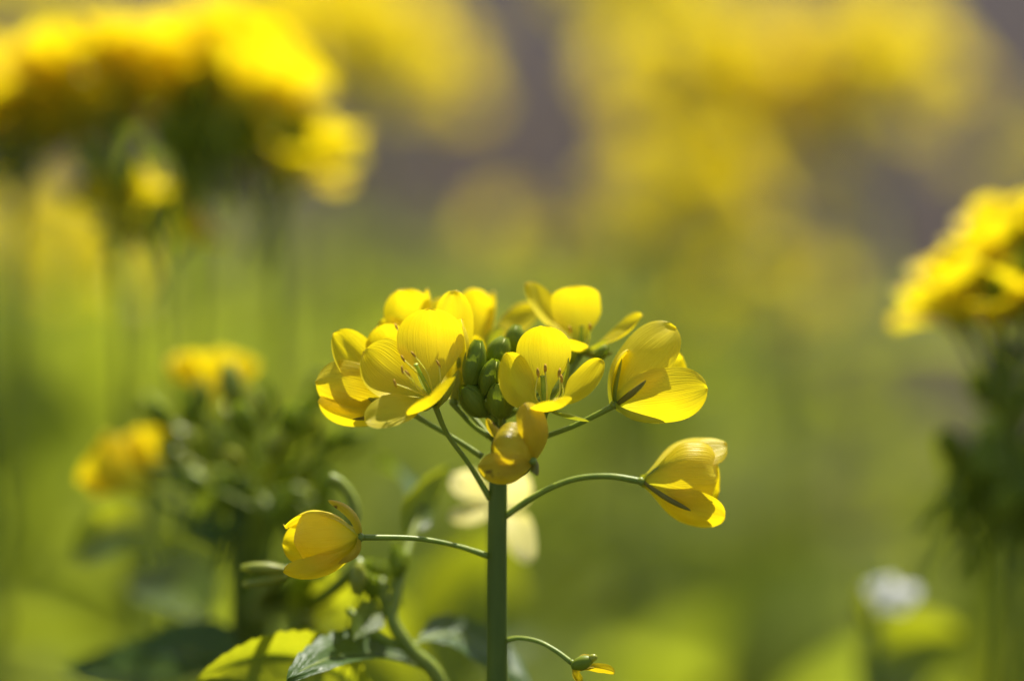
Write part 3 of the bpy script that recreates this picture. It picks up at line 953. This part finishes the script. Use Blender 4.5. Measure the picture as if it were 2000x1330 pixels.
bg_plant('blurred short plant with two dull half-open flowers and silvery leaves', [P(230, 440, .10), P(315, 500, .105)], near=True, nf=2, rad=.004,
         scale=.75, seed=34, nleaf=8, hi=.95, leafsize=.06, nb=3, root=(P(260, 900, .12).x, P(260, 900, .12).y, -.02))

# plant at the right edge
bg_plant('blurred plant with a bright yellow flower head above dark leafy stems', [P(1975, 655, .07), P(2050, 560, .075)], near=True, nf=10, rad=.0075, scale=1.0,
         seed=41, nleaf=8, hi=.88, leafsize=.09, root=(P(1995, 1000, .08).x, P(1995, 1000, .08).y, -.02))
Q = bg_plant('blurred dark green leafy plant with buds beside the right hand flower head', [P(1990, 880, .075)], near=True, nf=1, rad=.004, scale=.7,
             seed=42, nleaf=10, hi=.97, leafsize=.08, root=(P(1970, 1200, .08).x, P(1970, 1200, .08).y, -.02), name='leafy_plant')
for k in range(40):
    p_ = P(1945 + rn.uniform(-95, 90), 960 + rn.uniform(-90, 130), .075 + rn.uniform(-.01, .02))
    put('bud', BUD_ME, Q, p_, (rn.uniform(-.8, .8), rn.uniform(-.8, .4), 1), rn.uniform(0, 3), rn.uniform(.8, 1.2))

# small white flower near the ground on the right
WD = .08
wb = P(1712, 1195, WD)
wbase = Vector((wb.x, wb.y + .01, -.02))
Wf = thing('white_flower_plant', 'small blurred white flower with a yellow green calyx, low among the green', 'flower plant', wbase)
mk('stem', *tube([wbase, wbase.lerp(wb, .5), wb], [.0018, .0015, .0009], 20, 8), M['stem'], Wf)
wf = link('flower', FLO_ME, Wf, wb)
for k, (t_, n_) in enumerate((((1796, 1150), (0, .5, .9)), ((1780, 1176), (0, .4, .9)), ((1745, 1126), (.2, .5, .8)), ((1708, 1130), (.3, .4, .9)))):
    v, f, u = sheet(wb, P((1712 + t_[0]) / 2, (1180 + t_[1]) / 2 - 14, WD - .002), P(t_[0], t_[1], WD - .002), Vd(n_), 46 * PX * 1.2, 'petal', 10, 7)
    mk('petal', v, f, M['white'], wf, wb, u)
v, f, u = sheet(P(1700, 1225, WD), P(1665, 1200, WD - .002), P(1682, 1140, WD - .003), Vd((.6, 0, .6)), 50 * PX * 1.2, 'sepal', 10, 7)
mk('sepal', v, f, M['leaf_bright'], wf, wb, u)
stem_leaves(Wf, wbase, wb, 6, .07, seed=51, hi=.6)
leaf(Wf, P(1700, 1420, .09), P(1680, 1240, .1), P(1880, 1240, .11), Vd((.1, .2, 1)), 210 * PX * 1.2, 'leaf_bright', 9, True, nu=26, nv=9)

# broad backlit leaves behind the stem
leaf(K, P(890, 1420, .12), P(840, 1150, .13), P(985, 1030, .13), Vd((.2, .75, .65)), 330 * PX * 1.35, 'leaf_bright', 9, True, nu=26, nv=9)
leaf(K, P(880, 1440, .14), P(700, 1200, .15), P(600, 1160, .16), Vd((.2, .4, .9)), 240 * PX * 1.4, 'leaf_bright', 9, True, nu=26, nv=9)

# ------------------------------------------------------------------ plants far behind
BACK = ('hazy yellow flower head close behind the tall broad headed plant', 'hazy flower heads behind the broad head')
MASS = ('hazy yellow plant in the large flower mass far behind the sharp head', 'plants of the large hazy flower mass')
far = [  # px, py, metres behind, flowers, head radius, label
    (700, 120, .5, 18, .024, BACK), (620, 40, .55, 16, .022, BACK), (790, 190, .6, 4, .022, BACK), (40, 20, .8, 14, .03, BACK),
    (1240, -20, .7, 16, .028, MASS), (1370, 180, .55, 20, .026, MASS), (1320, 370, .5, 8, .024, MASS),
    (1590, 190, .6, 9, .026, MASS), (1480, 310, .55, 8, .026, MASS), (1340, 470, .5, 7, .026, MASS),
    (1690, 150, .55, 18, .024, ('hazy yellow plant at the end of the large flower mass beside bare grey soil', None)),
    (1090, 490, .55, 3, .024, ('dim hazy plant with few brownish yellow flowers beside the large flower mass', None)),
    (90, 520, .4, 7, .024, ('dull hazy yellow plant standing behind the bud cluster plant', None)),
    (1990, 330, .9, 4, .03, ('hazy plant with few flowers behind the bright head above dark leafy stems', None)),
    (1490, 600, .6, 5, .026, ('faint hazy plant with a few flowers low in front of the large flower mass', None))]
for i, (x, y, m, nf, rd, lb) in enumerate(far):
    bg_plant(lb[0], [P(x, y, m)], lb[1], nf=nf, rad=rd, scale=1.15, seed=100 + i, nleaf=6, leafsize=.15, hi=.85, stem_r=.0022, leafmat='weed')

# ------------------------------------------------------------------ low weeds between the plants
def weeds(name, n, mat, label, cat, hfun, keep, seed, size):
    r = np.random.default_rng(seed)
    proto = sheet((0, 0, 0), (.45, 0, .18), (1, 0, .02), (0, 0, 1), .42, 'leaf', 6, 5, cup=.2, ruffle=.05, seed=1)
    pv, pf, pu = proto
    V, F, U = [], [], []
    o = 0
    k = 0
    tries = 0
    while k < n and tries < n * 20:
        tries += 1
        d = .25 + 5.5 * r.random() ** 1.6
        x = (r.random() - .5) * 2 * (.16 + (d + D) * .27)
        if not keep(x, d, r):
            continue
        h = hfun(x, d, r)
        if h <= 0:
            continue
        z = h * r.random() ** .7
        s = size * (.6 + .8 * r.random())
        a = r.random() * 6.283
        tl = r.normal(0, .55)
        rot = np.array(Matrix.Rotation(a, 3, 'Z') @ Matrix.Rotation(-tl, 3, 'Y') @ Matrix.Rotation(r.normal(0, .5), 3, 'X'))
        V.append(pv * s @ rot.T + np.array((x, d, z)))
        F += [tuple(i + o for i in q) for q in pf]
        U.append(pu)
        o += len(pv)
        k += 1
    ob = mk(name, np.concatenate(V), F, M[mat], None, (0, 0, 0), np.concatenate(U))
    ob['kind'] = 'stuff'
    tag(ob, label, cat)


def wob(x, d):
    return .5 + .5 * math.sin(x * 9.3 + 1.7 * math.sin(d * 5.1)) * math.sin(d * 6.7 + x * 4.2 + 1)


def keep_green(x, d, r):
    px_ = 1000 + x / (PX * (d + D) / D)
    lane = abs(px_ - (1720 - d * 60)) < 110                       # bare strip of soil
    if lane and r.random() < .8:
        return False
    if d > 2.6 or (d > 1.1 and px_ > 1640):                       # open soil beyond the bed
        return False
    return r.random() < .25 + .75 * wob(x, d)


weeds('weeds', 10000, 'weed', 'low green weeds covering the ground between the plants', 'weeds',
      lambda x, d, r: (.24 + .14 * wob(x * .7, d * .6)) * (1.05 if d < 1.0 else .8 if d < 1.6 else .4), keep_green, 5, .055)
weeds('dry_litter', 1200, 'dry', 'dry brown stalks and leaves lying among the weeds', 'plant litter',
      lambda x, d, r: .015 + .02 * wob(x, d), lambda x, d, r: d > .8 and r.random() < .3 + .6 * (1 - wob(x, d)), 6, .05)
